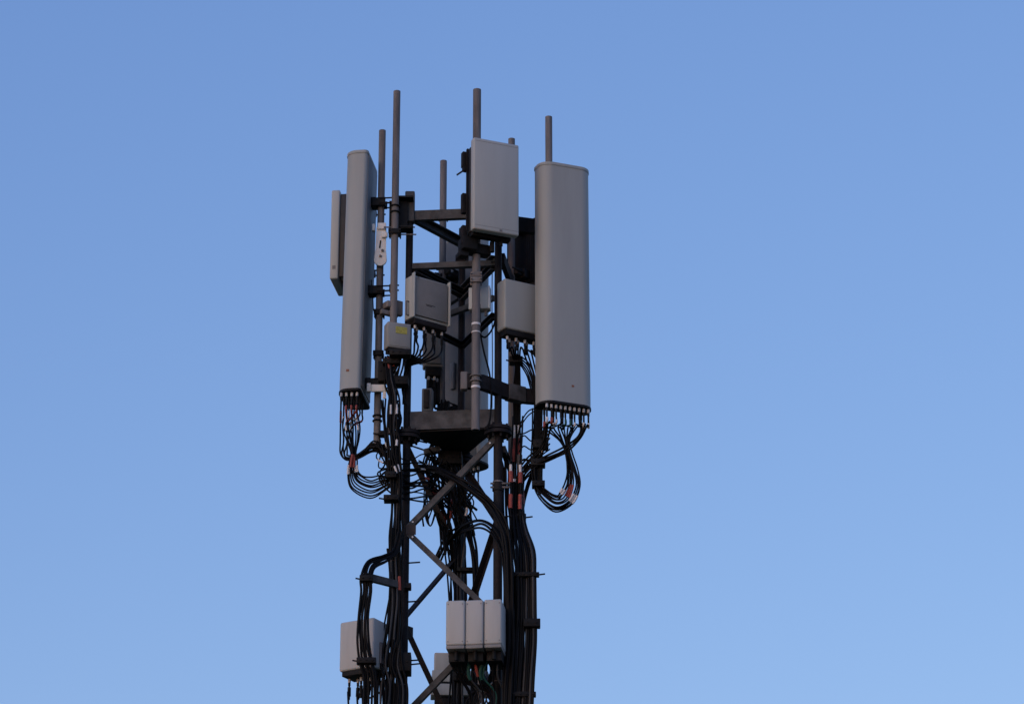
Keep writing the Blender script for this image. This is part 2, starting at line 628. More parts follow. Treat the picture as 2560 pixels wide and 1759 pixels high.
def sector_antenna(label, loc, face, H, conns, W=0.56, T=0.23, tilt=0.0, m='radome', brackets=(), sticker=True, npale=10):
    o = thing('panel_antenna', label, 'antenna', loc, face, 'tall sector antennas round the mast head', tilt)
    pr = profile(W, T)
    big = profile(W + 0.012, T + 0.012)
    bm = NB()
    prism(bm, pr, 0.004, H - 0.028)
    part('radome', bm, m, o)
    bm = NB()
    prism(bm, big, H - 0.03, H, 0.008)
    part('top_cap', bm, m, o)
    bm = NB()
    prism(bm, big, -0.016, 0.006, 0.004)
    part('end_plate', bm, 'black', o)
    bm = NB()
    box(bm, (0, T / 2 + 0.002, H / 2), (W - 0.07, 0.014, H - 0.08), None, 0.004)
    part('back_plate', bm, 'backplate', o)
    pts = []
    for q, (x, y) in enumerate(conns):
        connector(o, x, y, -0.010, 0.085, q < npale)
        pts.append((x, y, -0.15))
    if sticker:
        bm = NB()
        box(bm, (W * 0.08, -T / 2 - 0.001, 0.19), (0.026, 0.004, 0.022))
        part('sticker', bm, 'orange', o)
    for z in brackets:
        bm = NB()
        box(bm, (0, T / 2 + 0.03, z), (0.13, 0.06, 0.10), None, 0.008)
        box(bm, (0, T / 2 + 0.10, z), (0.09, 0.10, 0.05), None, 0.006)
        for s in (-1, 1):
            box(bm, (s * 0.055, T / 2 + 0.08, z), (0.012, 0.16, 0.085))
            for dz in (-0.025, 0.03):
                y1 = T / 2 + 0.30 + 0.03 * s
                cyl(bm, (s * 0.062, T / 2 + 0.10, z + dz), (s * 0.062, y1, z + dz), 0.008, 6)
                cyl(bm, (s * 0.062, y1 - 0.045, z + dz), (s * 0.062, y1 - 0.025, z + dz), 0.015, 6)
        box(bm, (0, T / 2 + 0.245, z), (0.16, 0.03, 0.085), None, 0.008)
        box(bm, (0.03, T / 2 + 0.265, z - 0.045), (0.05, 0.05, 0.05), Matrix.Rotation(R(30), 3, 'X'), 0.006)
        part('bracket', bm, 'black', o)
    return o, pts

HA = 2.47
f24, f144, f96 = R(22), R(140), R(-98)
# right antenna
dA = -0.2
cR = P(1411, 1011, dA)
H_R = Z(1406, 413, dA - 0.09) - Z(1406, 1009, dA - 0.09)
antR, cR_pts = sector_antenna('wide grey rounded antenna at the far right, its broad front facing the viewer',
    (cR.x, Y0 + dA, Z(1406, 1009, dA - 0.09)), f24, H_R,
    [(-0.225 + i * 0.05, -0.082) for i in range(10)] + [(-0.2 + i * 0.1, 0.045) for i in range(5)],
    brackets=(0.5, H_R - 0.5))
# left antenna
dAl = 0.06
zbL = Z(884, 973, dAl - 0.26)
ztL = Z(895, 378, dAl - 0.26)
cL = X(872, 975, dAl - 0.28) + 0.035
antL, cL_pts = sector_antenna('narrow upright grey antenna at the left, seen edge-on with a small orange mark',
    (cL, Y0 + dAl, zbL), f96, ztL - zbL,
    [(x, y) for x in (0.235, 0.09, -0.06) for y in (-0.08, -0.027, 0.027, 0.08)],
    tilt=R(-0.7), brackets=(0.15, 1.17, 2.16), sticker=False, npale=4)
bm = NB()
box(bm, (0.281, -0.015, 0.2), (0.004, 0.03, 0.024))
part('sticker', bm, 'orange', antL)
# hinged white tilt arm on the left antenna's pole
bm = NB()
px1, dd = 951, -0.03
def arm_pts(c, wpx, hpx, rad_px):
    return [(-wpx / 2, -hpx / 2), (wpx / 2, -hpx / 2), (wpx / 2, hpx / 2), (-wpx / 2, hpx / 2)]
za, zc = Z(px1, 650, dd), Z(px1, 572, dd)
xa = X(px1, 640, dd)
hw = M(14.5)
pr = [(xa + hw * 1.12 * math.cos(a), za + hw * 1.12 * math.sin(a)) for a in [math.pi + i * math.pi / 10 for i in range(11)]]
pr += [(xa + hw * 0.95, za + (zc - za) * 0.35), (xa + hw * 0.95, zc), (xa - hw * 0.75, zc + 0.02), (xa - hw * 0.9, za + (zc - za) * 0.35)]
t = bmesh.new()
prism(t, pr, -0.012, 0.012, 0.004)
t.transform(Matrix(((1, 0, 0, 0), (0, 0, 1, Y0 + dd), (0, 1, 0, 0), (0, 0, 0, 1))))
join(bm, t)
box(bm, (xa + 0.01, Y0 + dd - 0.005, zc + 0.02), (M(21), 0.06, 0.07), None, 0.006)
box(bm, (xa + hw * 0.7, Y0 + dd - 0.028, Z(px1, 590, dd)), (0.06, 0.03, 0.062), None, 0.008)
box(bm, (X(934, 570, dd), Y0 + dd, Z(934, 570, dd)), (0.03, 0.05, 0.075), None, 0.004)
tilt_arm = part('tilt_arm', bm, 'bright', antL, True, 'white hinged tilt arm with a dark curved slot')
bm = NB()
box(bm, (xa - 0.004, Y0 + dd - 0.0135, Z(px1, 612, dd)), (0.014, 0.004, 0.085), Matrix.Rotation(R(6), 3, 'Y'))
part('slot', bm, 'black', tilt_arm, True)
bm = NB()
for qx, qy in ((0.022, 628), (0.0, 642)):
    cyl(bm, (xa + qx, Y0 + dd - 0.012, Z(px1, qy, dd)), (xa + qx, Y0 + dd - 0.03, Z(px1, qy, dd)), 0.014, 6)
part('hinge_bolt', bm, 'galv', tilt_arm, True)
bm = NB()
z = Z(945, 973, -0.02)
box(bm, (X(946, 973, -0.05), Y0 - 0.05, z), (M(36), 0.03, M(19)), None, 0.006)
box(bm, (X(922, 970, -0.05), Y0 - 0.03, z + 0.01), (M(10), 0.06, M(22)), None, 0.005)
box(bm, (X(961, 985, -0.05), Y0 - 0.05, z - 0.05), (M(8), 0.02, M(30)), None, 0.004)
part('lower_bracket', bm, 'bright', antL, True, 'short white bracket at the foot of the narrow antenna')
# rear antenna (its back shows)
dAb = 1.36
cB = P(1164, 1172, dAb)
antB, cB_pts = sector_antenna('grey antenna behind the mast, turned away and half hidden by legs and platform',
    (cB.x, Y0 + dAb, cB.z), f144, H_R,
    [(-0.2 + i * 0.057, 0.03) for i in range(8)], brackets=(0.6, H_R - 0.5), sticker=False)
bm = NB()
box(bm, (0.07, 0.127 + 0.014, 1.02), (0.055, 0.028, 0.30), None, 0.006)
part('tilt_scale', bm, 'cover', antB)

# ------------------------------------------------------------------ flat active panels
def flat_panel(label, front_top_left, face, W, H, T=0.22, light=0.09, m='panel', mb='finbody', ftag=True):
    """front_top_left: world point of the front face's upper left corner (as seen from its front)"""
    rm = rotz(face)
    c = Vector(front_top_left) + rm @ Vector((W / 2, T / 2, -H))
    o = thing('flat_panel_antenna', label, 'antenna', c, face, 'flat square panel antennas')
    bm = NB()
    box(bm, (0, -T / 2 + light / 2, H / 2), (W, light, H), None, 0.016, 3)
    part('radome', bm, m, o)
    bm = NB()
    for z, hh in ((H - 0.035, 0.008), (0.045, 0.008)):
        box(bm, (0, -T / 2 + 0.0005, z), (W - 0.035, 0.003, hh * 0.45))
    part('seam', bm, 'ink', o)
    bm = NB()
    box(bm, (0, light / 2, H / 2 - 0.004), (W - 0.05, T - light, H - 0.07), None, 0.01)
    for i in range(15):
        x = -W / 2 + 0.05 + i * (W - 0.1) / 14
        box(bm, (x, T / 2 + 0.02, H / 2), (0.006, 0.04, H - 0.16))
    part('body', bm, mb, o)
    bm = NB()
    box(bm, (0, T / 2 - 0.055, 0.01), (W - 0.08, 0.09, 0.05), None, 0.005)
    part('connector_strip', bm, 'black', o)
    for z in (0.16, H - 0.16):
        bm = NB()
        box(bm, (-W * 0.08, T / 2 + 0.08, z), (0.16, 0.09, 0.10), None, 0.008)
        box(bm, (-W * 0.08, T / 2 + 0.16, z), (0.11, 0.10, 0.07), None, 0.008)
        for s in (-1, 1):
            cyl(bm, (-W * 0.08 + s * 0.065, T / 2 + 0.05, z), (-W * 0.08 + s * 0.065, T / 2 + 0.30, z), 0.009, 6)
        part('bracket', bm, 'black', o)
    if ftag:
        bm = NB()
        box(bm, (W * 0.10, -T / 2 - 0.001, 0.025), (0.030, 0.004, 0.020))
        part('rating_plate', bm, 'ink', o)
    return o

fp = P(1185, 342, -0.68)
Hc = Z(1187, 342, -0.68) - Z(1187, 570, -0.68)
aau = flat_panel('pale flat panel at the top middle of the mast with a dark underside',
                 fp, R(23), 0.50, Hc)
# hinge pieces at its left back edge
bm = NB()
for z, hh in ((Hc - 0.16, 0.17), (Hc * 0.36, 0.22), (0.02, 0.2)):
    box(bm, (-0.24 - 0.02, 0.13, z), (0.05, 0.06, hh), None, 0.006)
box(bm, (-0.24, 0.09, Hc / 2), (0.016, 0.03, Hc - 0.1))
cyl(bm, (-0.25, 0.1, Hc - 0.27), (-0.33, 0.16, Hc - 0.33), 0.01, 6)
box(bm, (-0.255, 0.12, Hc - 0.27), (0.05, 0.05, 0.05), None, 0.006)
part('side_hinge', bm, 'steel', aau)
bm = NB()
box(bm, (-0.20, 0.16, -0.07), (0.16, 0.16, 0.14), None, 0.012)
box(bm, (-0.06, 0.20, -0.09), (0.22, 0.12, 0.11), None, 0.012)
box(bm, (-0.24, 0.20, -0.17), (0.10, 0.12, 0.06), None, 0.01)
cyl(bm, (0.04, 0.10, -0.02), (0.04, 0.10, -0.13), 0.025, 10)
cyl(bm, (0.12, 0.05, -0.0), (0.12, 0.05, -0.07), 0.016, 10)
part('swivel', bm, 'black', aau)
# left one, edge-on
dS = 0.5
fl = P(829, 475, dS + 0.0)
rm = rotz(f96)
# near lower edge is its right end seen from the front
ftl = Vector((fl.x, Y0 + dS, fl.z)) - rm @ Vector((0.48, 0, 0))
Hs = Z(829, 475, dS) - Z(832, 697, dS)
aau_l = flat_panel('pale flat panel seen edge-on, peeking out left of the narrow upright antenna', ftl, f96, 0.48, Hs, ftag=False)
bm = NB()
box(bm, (0.2395, -0.065, 0.13), (0.004, 0.035, 0.04))
part('rating_plate', bm, 'ink', aau_l)
# rear one: only its dark finned back shows
dBk = 0.85
cbk = Vector((X(1325, 600, dBk), Y0 + dBk, Z(1325, 553, dBk)))
ftl = cbk + rotz(f144) @ Vector((-0.24, -0.11, 0))
aau_b = flat_panel('flat panel turned away, its dark finned back showing beside the wide right antenna', ftl, f144, 0.48, 0.86, ftag=False)


# ------------------------------------------------------------------ radio units
def radio(label, ftl, face, W, H, T, m='cover', mside='panel', nconn=8, strip=0.06, group='remote radio units', handle=True, plain=False):
    rm = rotz(face)
    c = Vector(ftl) + rm @ Vector((W / 2, T / 2, -H))
    o = thing('radio_unit', label, 'radio unit', c, face, group)
    bm = NB()
    if plain:
        box(bm, (0, 0, H / 2), (W, T, H), None, 0.02, 3)
        part('housing', bm, mside, o)
    else:
        box(bm, (0, 0.012, H / 2), (W, T - 0.024, H), None, 0.014, 3)
        part('housing', bm, mside, o)
        bm = NB()
        box(bm, (0, -T / 2 + 0.012, H / 2 + 0.004), (W - 0.05, 0.024, H - 0.05), None, 0.008, 2)
        part('front_cover', bm, m, o)
    bm = NB()
    box(bm, (0, 0.0, -strip / 2), (W - 0.05, T - 0.03, strip), None, 0.006)
    part('connector_strip', bm, 'black', o)
    pts = []
    for i in range(nconn):
        x = -W / 2 + 0.06 + i * (W - 0.12) / max(1, nconn - 1)
        y = 0.02 if i % 2 else -0.03
        connector(o, x, y, -strip + 0.01, 0.06)
        pts.append((x, y, -strip - 0.09))
    if handle:
        bm = NB()
        pth = [Vector((-W / 2, 0.0, H * 0.40)), Vector((-W / 2 - 0.03, 0.0, H * 0.40)), Vector((-W / 2 - 0.03, 0.0, H * 0.08)), Vector((-W / 2, 0.0, H * 0.08))]
        tube(bm, pth, 0.009, 8)
        part('handle', bm, 'galv', o)
    return o, pts

ftl = P(1034, 684, -0.2)
Hr = Z(1034, 684, -0.2) - Z(1034, 790, -0.2)
rru1, rru1_pts = radio('square dark grey radio box with pale rim, above cables arching to the left mast leg', ftl, R(36), 0.45, Hr, 0.16, nconn=7)
bm = NB()
box(bm, (-0.28, 0.12, Hr * 0.30), (0.10, 0.05, 0.16), None, 0.008)
box(bm, (-0.36, 0.16, Hr * 0.16), (0.20, 0.05, 0.05), None, 0.008)
box(bm, (-0.37, 0.15, Hr * 0.34), (0.09, 0.10, 0.07), None, 0.01)
part('bracket', bm, 'galv', rru1)
bm = NB()
box(bm, (0.1, 0.02, Hr + 0.012), (0.05, 0.05, 0.03), None, 0.006)
box(bm, (0.18, 0.03, Hr + 0.012), (0.03, 0.04, 0.03), None, 0.006)
part('lifting_lug', bm, 'rust', rru1)
bm = NB()
for sx in (-1, 1):
    box(bm, (sx * 0.22, -0.075, Hr / 2 + 0.005), (0.014, 0.05, Hr + 0.02), None, 0.003)
part('side_rim', bm, 'panel', rru1)
bm = NB()
box(bm, (0.0, -0.002, -0.035), (0.40, 0.15, 0.06), None, 0.01)
part('drip_guard', bm, 'steel', rru1)

ftl = P(1262, 694, -0.25)
Hr2 = Z(1262, 694, -0.25) - Z(1262, 818, -0.25)
rru2, rru2_pts = radio('grey radio box half hidden behind the left edge of the wide right antenna', ftl, R(30), 0.48, Hr2, 0.165, m='radome', mside='radome', nconn=8, handle=False, plain=True)

ftl = P(1060, 800, 0.95)
rru3, rru3_pts = radio('grey radio box deep inside the mast head, above a black cable cluster', ftl, R(6), 0.21, Z(1060, 800, 0.95) - Z(1060, 913, 0.95), 0.15, m='cover', mside='cover', nconn=4, strip=0.1)
bm = NB()
for i in range(4):
    box(bm, (-0.04 + i * 0.05, 0.02 + 0.02 * i, -0.22 - 0.05 * (i % 2)), (0.05, 0.08, 0.30), None, 0.01)
part('cable_gland', bm, 'black', rru3)
ftl = P(1053, 968, 0.85)
rru4, _ = radio('small upright grey box standing on the platform edge beside the left mast leg', ftl, R(-10), 0.11, Z(1053, 968, 0.85) - Z(1053, 1026, 0.85), 0.12, m='rust', mside='cover', nconn=0, strip=0.02, handle=False)

bm = NB()
for q, (x, z, wd) in enumerate(((-0.02, 0.36, 0.10), (0.03, 0.36, 0.03), (-0.03, 0.335, 0.07))):
    box(bm, (x, -0.0805, Hr * z / 1.0), (wd, 0.003, 0.006))
part('printed_line', bm, 'finbody', rru1)
bm = NB()
for x in (-0.17, 0.17):
    for z in (0.06, 0.94):
        cyl(bm, (x, -0.079, Hr * z), (x, -0.087, Hr * z), 0.008, 6)
part('bolt', bm, 'galv', rru1)

# junction box with a yellow sticker
dJ = -0.31
ftl = P(970, 803, dJ)
HJ = Z(970, 803, dJ) - Z(970, 866, dJ)
jb = thing('junction_box', 'small grey box with a yellow sticker under the square radio box', 'junction box',
           ftl + rotz(R(20)) @ Vector((0.12, 0.06, -HJ)), R(20))
bm = NB(); box(bm, (0, 0, HJ / 2), (0.245, 0.13, HJ), None, 0.008); part('case', bm, 'boxgrey', jb)
bm = NB(); box(bm, (0, -0.067, HJ / 2), (0.225, 0.008, HJ - 0.03), None, 0.003); part('lid', bm, 'boxgrey', jb)
bm = NB(); box(bm, (0.02, -0.072, HJ * 0.70), (0.12, 0.004, 0.075)); part('warning_sticker', bm, 'yellow', jb)
bm = NB()
for i in range(5):
    cyl(bm, (-0.09 + i * 0.045, 0, 0), (-0.09 + i * 0.045, 0, -0.055), 0.016, 10)
box(bm, (0, 0.0, -0.02), (0.21, 0.11, 0.04))
part('cable_gland', bm, 'black', jb)

# small pale box behind the middle pole
ftl = P(1172, 717, -0.2)
sb = thing('small_box', 'small pale box clamped behind the grey pole below the top middle panel', 'box',
           ftl + Vector((0.105, 0.06, -0.24)), R(-8))
bm = NB(); box(bm, (0, 0, 0.12), (0.20, 0.12, 0.24), None, 0.008); part('case', bm, 'panel', sb)
bm = NB(); box(bm, (0.108, 0.0, 0.13), (0.014, 0.10, 0.25), None, 0.003); part('side_plate', bm, 'bright', sb)
bm = NB()
for x in (-0.06, 0.07):
    cyl(bm, (x, 0, 0), (x, 0, -0.06), 0.014, 8)
part('cable_gland', bm, 'galv', sb)

# three slim white units in a row
for i, (xl, wpx, yt, yb, lab) in enumerate((
        (1115, 45, 1500, 1612, 'left slim white box of the three in a row on the lower mast'),
        (1163, 43, 1499, 1611, 'middle slim white box of the three in a row on the lower mast'),
        (1210, 42, 1497, 1609, 'right slim white box of the three, beside the thick black cable trunk'))):
    d = -0.62
    ftl = P(xl, yt, d)
    H = Z(xl, yt, d) - Z(xl, yb, d)
    W = M(wpx)
    Dp = 0.46
    f = R(-7)
    o = thing('slim_radio_unit', lab, 'radio unit', ftl + rotz(f) @ Vector((W / 2, Dp / 2, -H)), f, 'three slim white units in a row')
    bm = NB(); box(bm, (0, 0.0, H / 2), (W, Dp, H), None, 0.018, 3); part('housing', bm, 'white', o)
    bm = NB()
    for sx in (-1, 1):
        for zz_ in (0.035, H - 0.04):
            cyl(bm, (sx * (W / 2 - 0.022), -Dp / 2 + 0.002, zz_), (sx * (W / 2 - 0.022), -Dp / 2 - 0.004, zz_), 0.006, 6)
    part('bolt', bm, 'ink', o)
    bm = NB(); box(bm, (0, -0.004, -0.019), (W - 0.006, Dp - 0.01, 0.034), None, 0.006); part('base_cover', bm, 'cover', o)
    bm = NB()
    for q in range(3):
        cyl(bm, (0, -0.15 + q * 0.13, -0.03), (0, -0.15 + q * 0.13, -0.13), 0.018, 10)
    part('cable_gland', bm, 'black', o)
    bm = NB()
    box(bm, (0, 0.05, -0.085), (W * 0.86, Dp * 0.72, 0.10), None, 0.008)
    part('connector_strip', bm, 'black', o)

# lower left radio box
dQ = -0.30
cr = P(935, 1541, dQ)          # nearest upper edge (right end of its front)
fq = R(-29)
WQ, TQ = 0.39, 0.26
HQ = Z(935, 1541, dQ) - Z(935, 1657, dQ)
ftl = cr - rotz(fq) @ Vector((WQ, 0, 0))
rruq, rq_pts = radio('pale radio box at the lower left with thick cables hanging in front of it', ftl, fq, WQ, HQ + 0.03, TQ, m='white', mside='white', nconn=5, strip=0.05, handle=False, plain=True)
bm = NB()
box(bm, (WQ / 2 + 0.012, 0.0, HQ * 0.35), (0.024, 0.05, HQ * 0.45), None, 0.004)
part('side_handle', bm, 'galv', rruq)

# stepped pale unit low behind the mast
for (xl, yt, yb, wpx, d, lab) in ((1196, 1672, 1735, 24, 0.55, 'upright grey box with a sloping side under the right slim white box'),
                                   (1226, 1640, 1750, 20, 0.5, 'narrow grey box beside the trunk under the right slim white box')):
    c = P(xl, yt, d)
    hh = Z(xl, yt, d) - Z(xl, yb, d)
    o = thing('equipment_box', lab, 'box', c + Vector((M(wpx) / 2, 0.08, -hh)), R(-6))
    bm = NB(); box(bm, (0, 0, hh / 2), (M(wpx), 0.16, hh), None, 0.01); part('case', bm, 'cover', o)
    bm = NB(); box(bm, (0, -0.083, hh / 2), (M(wpx) * 0.7, 0.01, hh * 0.8), None, 0.004); part('lid', bm, 'radome', o)
ftl = P(1079, 1674, 1.0)
st = thing('stepped_unit', 'stepped pale unit low behind the crossing braces under the slim white boxes', 'radio unit', ftl + Vector((0.21, 0.1, -0.26)), R(3))
bm = NB()
box(bm, (0, 0, 0.20), (0.42, 0.2, 0.12), None, 0.008)
box(bm, (0.0, 0, 0.06), (0.44, 0.21, 0.12), None, 0.008)
part('housing', bm, 'white', st)
bm = NB(); box(bm, (-0.10, 0.0, 0.26 + 0.095), (0.175, 0.16, 0.19), None, 0.012); part('upper_box', bm, 'white', st)
bm = NB(); box(bm, (0.0, 0.0, 0.13), (0.425, 0.205, 0.012)); part('gap', bm, 'black', st)
bm = NB(); box(bm, (0.02, 0.02, -0.06), (0.40, 0.18, 0.1), None, 0.01); part('base', bm, 'black', st)

# ------------------------------------------------------------------ mounting arms
def arm(label, pts, h, wd, m, name='mounting_arm'):
    bm = NB()
    sp = spline(pts, 6)
    prev = None
    for p in sp:
        i = sp.index(p)
        t = sp[min(i + 1, len(sp) - 1)] - sp[max(i - 1, 0)]
        t.z = 0
        t.normalize()
        s = Vector((-t.y, t.x, 0))
        q = [bm.verts.new(p + s * a * wd / 2 + Vector((0, 0, b * h / 2))) for a, b in ((-1, -1), (1, -1), (1, 1), (-1, 1))]
        if prev:
            for k in range(4):
                bm.faces.new((prev[k], prev[(k + 1) % 4], q[(k + 1) % 4], q[k]))
        else:
            bm.faces.new(q[::-1])
        prev = q
    bm.faces.new(prev)
    return part(name, bm, m, mast, True, label)

zA = Z(1188, 948, -0.33)
a0 = Vector((X(1160, 945, -0.30), Y0 - 0.27, zA))
a1 = Vector((X(1205, 952, -0.25), Y0 - 0.24, zA))
a2 = Vector((X(1262, 975, -0.02), Y0 - 0.0, zA))
a3 = Vector((X(1310, 985, 0.15), Y0 + 0.13, zA))
a4 = Vector((X(1372, 990, 0.18), Y0 + 0.17, zA))
ar = arm('curved dark green-grey arm bending from the middle pole to the wide right antenna', [a0, a1, a2, a3, a4], 0.15, 0.07, 'steel')
bm = NB()
box(bm, a0 + Vector((0.0, 0.0, 0)), (0.07, 0.09, 0.19), None, 0.012)
cyl(bm, a0 + Vector((0.02, -0.03, 0.06)), a0 + Vector((0.02, 0.12, 0.06)), 0.035, 14)
part('end_clamp', bm, 'galv', ar, True)
bm = NB()
q = a2.lerp(a3, 0.55)
box(bm, q, (0.2, 0.1, 0.165), rotz(math.atan2(a3.y - a2.y, a3.x - a2.x)), 0.006)
part('splice_plate', bm, 'beam', ar, True)
arm(None, [lp('R', zr(1122)) + Vector((0.05, 0, 0)), Vector((p5.location.x, p5.location.y, zr(1122)))], 0.07, 0.05, 'steel')
arm(None, [lp('R', z_r2 + 0.05) + Vector((0.04, 0.03, 0)), Vector((p5.location.x, p5.location.y, z_r2 + 0.05))], 0.12, 0.05, 'steel')
arm(None, [lp('R', z_r1 - 0.13) + Vector((0.04, 0, 0)), Vector((p6.location.x, p6.location.y + 0.02, z_r1 - 0.13))], 0.16, 0.06, 'steel')
arm(None, [lp('B', z_r2) + Vector((-0.03, 0.03, 0)), Vector((p3.location.x, p3.location.y, z_r2))], 0.08, 0.05, 'beam')
arm(None, [Vector((p1.location.x, p1.location.y - 0.02, zl(962))), Vector((p2.location.x, p2.location.y + 0.03, zl(958)))], 0.06, 0.05, 'black')
arm(None, [lp('L', zl(960)) + Vector((0, -0.03, 0)), Vector((p2.location.x, p2.location.y, zl(966)))], 0.09, 0.08, 'black')
arm(None, [lp('B', zb(790)) + Vector((-0.12, -0.06, 0)), Vector((X(1235, 788, 0.3), Y0 + 0.3, zb(790)))], 0.055, 0.05, 'beam')


# ------------------------------------------------------------------ cables
def cable(name, label, group, pts, r, m='cable', marks=(), cat='cable', k=6, seg=7):
    sp = spline(pts, k)
    base = sp[0].copy()
    bm = NB()
    tube(bm, [p - base for p in sp], r, seg)
    o = bpy.data.objects.new(name, finish(bm, name, MT[m], 60))
    C.objects.link(o)
    o.location = base
    tagit(o, label, cat, group)
    n = len(sp) - 1
    for (t0, t1, mm, nm, f) in marks:
        i0 = max(0, int(t0 * n))
        i1 = min(n, max(i0 + 1, int(round(t1 * n))))
        bm = NB()
        tube(bm, [p - base for p in sp[i0:i1 + 1]], r * f, 8)
        q = bpy.data.objects.new(nm, finish(bm, nm, MT[mm], 60))
        C.objects.link(q)
        q.parent = o
    return o


def jit(s): return random.uniform(-s, s)


def bundle(n, path, name, label, group, rpx, m='cable', starts=None, marks=None, wob=2.0, dj=0.03, order=True, k=6, mats=None):
    """path: list of (px, py, d, spread px). Each cable keeps its place across the bundle, with a little wandering."""
    out = []
    for i in range(n):
        u = (2 * (i + 0.5) / n - 1)
        pts = []
        if starts:
            s = starts[i % len(starts)]
            pts.append(s.copy())
            pts.append(s + Vector((0, 0, -0.07)))
        N = len(path)
        ud = random.uniform(-1, 1)
        for j, (x, y, d, s) in enumerate(path):
            xa, ya = path[max(j - 1, 0)][:2]
            xb, yb = path[min(j + 1, N - 1)][:2]
            tx, ty = xb - xa, yb - ya
            L = math.hypot(tx, ty) or 1
            nx, ny = ty / L, -tx / L
            off = u * s + jit(wob)
            pts.append(P(x + nx * off, y + ny * off + jit(wob * 0.5), d + ud * dj + jit(dj * 0.3)))
        mk = marks(i) if callable(marks) else (marks or ())
        mm = mats[i % len(mats)] if mats else m
        out.append(cable(name, label, group, pts, M(rpx) * random.uniform(0.92, 1.08), mm, mk, k=k))
    return out


def wpts(o, pts):
    mw = mwof(o)
    return [mw @ Vector(p) for p in pts]

sL = wpts(antL, cL_pts)
sL.sort(key=lambda v: v.x)
# narrow antenna: straight drops, red taped waist, loop, then up into the left trunk
def mkL(i):
    c = [(0.04, 0.10, 'tag' if i % 2 else 'greyj', 'sleeve', 1.2)] if i % 3 != 2 else [(0.03, 0.12, 'red', 'sleeve', 1.3)]
    if i % 3 == 1: c.append((0.15, 0.19, 'tag', 'tag', 1.25))
    if i in (2, 3, 4): c.append((0.37, 0.47, 'red', 'tape', 1.6))
    else: c.append((0.47, 0.51, 'tag', 'tag', 1.3))
    return c
bundle(9, [(879, 1066, 0.05, 23), (881, 1098, 0.03, 17), (884, 1130, 0.0, 8), (884, 1150, 0.0, 8), (881, 1178, 0.0, 15), (893, 1204, 0.0, 25), (926, 1219, -0.02, 27), (958, 1208, -0.05, 22),
           (983, 1195, -0.06, 9), (992, 1150, -0.05, 9), (988, 1100, -0.03, 8)], 'jumper_cable',
       'black cable dropping from the narrow left antenna into the red taped loop', 'cables looping under the narrow left antenna', 2.0, starts=sL[1:10], marks=mkL, wob=2.6)
bundle(5, [(866, 1064, 0.05, 16), (861, 1104, 0.02, 9), (860, 1132, 0.02, 7), (868, 1146, 0.0, 6), (895, 1140, 0.0, 7), (930, 1122, -0.02, 8), (962, 1130, -0.05, 10), (985, 1165, -0.08, 9), (995, 1230, -0.09, 9), (993, 1300, -0.09, 9)],
       'jumper_cable', 'black cable from the narrow left antenna bending right above the red taped loop', 'cables bending right under the narrow left antenna', 2.1, wob=3.2, starts=sL[0:2] + sL[9:12],
       marks=lambda i: [(0.1, 0.16, 'tag' if i % 2 else 'red', 'sleeve', 1.3)])
# cables on the two left poles
bundle(7, [(972, 890, -0.2, 12), (975, 940, -0.2, 10), (984, 1000, -0.18, 14), (982, 1070, -0.16, 14), (986, 1130, -0.14, 15), (990, 1200, -0.12, 14), (990, 1270, -0.12, 14), (988, 1340, -0.12, 14), (985, 1390, -0.12, 14)],
       'feeder_cable', 'black cable strapped down the left side of the left mast leg, above the bend', 'cables strapped to the left mast leg', 2.6, wob=3.0,
       marks=lambda i: [(0.03, 0.09, 'red', 'tape', 1.4)] if i == 3 else ([(0.28, 0.31, 'tag', 'tag', 1.3)] if i % 2 else []), mats=['cable', 'cable', 'cable', 'cable', 'greyj'])
bundle(9, [(985, 1370, -0.12, 16), (988, 1430, -0.13, 17), (988, 1500, -0.13, 16), (982, 1580, -0.14, 20), (975, 1650, -0.15, 26), (968, 1710, -0.15, 32), (965, 1800, -0.15, 34)],
       'feeder_cable', 'black cable running straight down beside the lower left mast leg', 'straight cables beside the lower left mast leg', 3.0, wob=2.2,
       marks=lambda i: [(0.2, 0.27, 'red', 'tape', 1.5)] if i == 7 else ([(0.2, 0.27, 'tag', 'tag', 1.4)] if i == 8 else []), mats=['cable', 'cable', 'greyj'])
# the branch that bends out left and falls over the pale box
bundle(6, [(1000, 1330, -0.15, 6), (990, 1378, -0.2, 7), (962, 1396, -0.3, 10), (928, 1410, -0.45, 14), (916, 1445, -0.5, 16), (916, 1480, -0.5, 16), (908, 1540, -0.5, 15), (908, 1600, -0.5, 16), (915, 1650, -0.48, 17), (925, 1700, -0.45, 19), (925, 1800, -0.42, 22)],
       'feeder_cable', 'thick black cable bending out left and hanging in front of the pale box', 'cables hanging over the lower left box', 3.0, wob=1.8, dj=0.02)
sq = wpts(rruq, rq_pts)
for i, s in enumerate(sq[:4]):
    e = (870, 905, 893, 960)[i]
    cable('power_cable', 'black cable leaving the underside of the pale lower left box', 'cables under the pale lower left box',
          [s, s + Vector((0, 0, -0.12)), P(e, 1730, -0.1), P(e + 3, 1800, -0.1)], M(2.6), marks=[(0.0, 0.25, 'cable', 'boot', 1.6)])

# centre radio: seven arches back to the left leg
s1 = wpts(rru1, rru1_pts)
for i, s in enumerate(s1):
    y = 885 + i * 3.2
    cable('jumper_cable', 'black cable arching from the square radio box to the left mast leg', 'arching cables under the square radio box',
          [s, s + Vector((0, 0, -0.06 - 0.01 * i)), P(1036 + i * 9.5, 862 + i * 5, -0.12 + 0.015 * i), P(1034 + i * 5.0, y, -0.1), P(1022, y + 8 + i * 0.8, -0.06), P(1012 - i, 930 + i * 6, -0.02), P(1008 + i, 1010, 0.0)],
          M(2.5), marks=[(0.0, 0.08, 'greyj' if i % 2 else 'cable', 'boot', 1.5)])
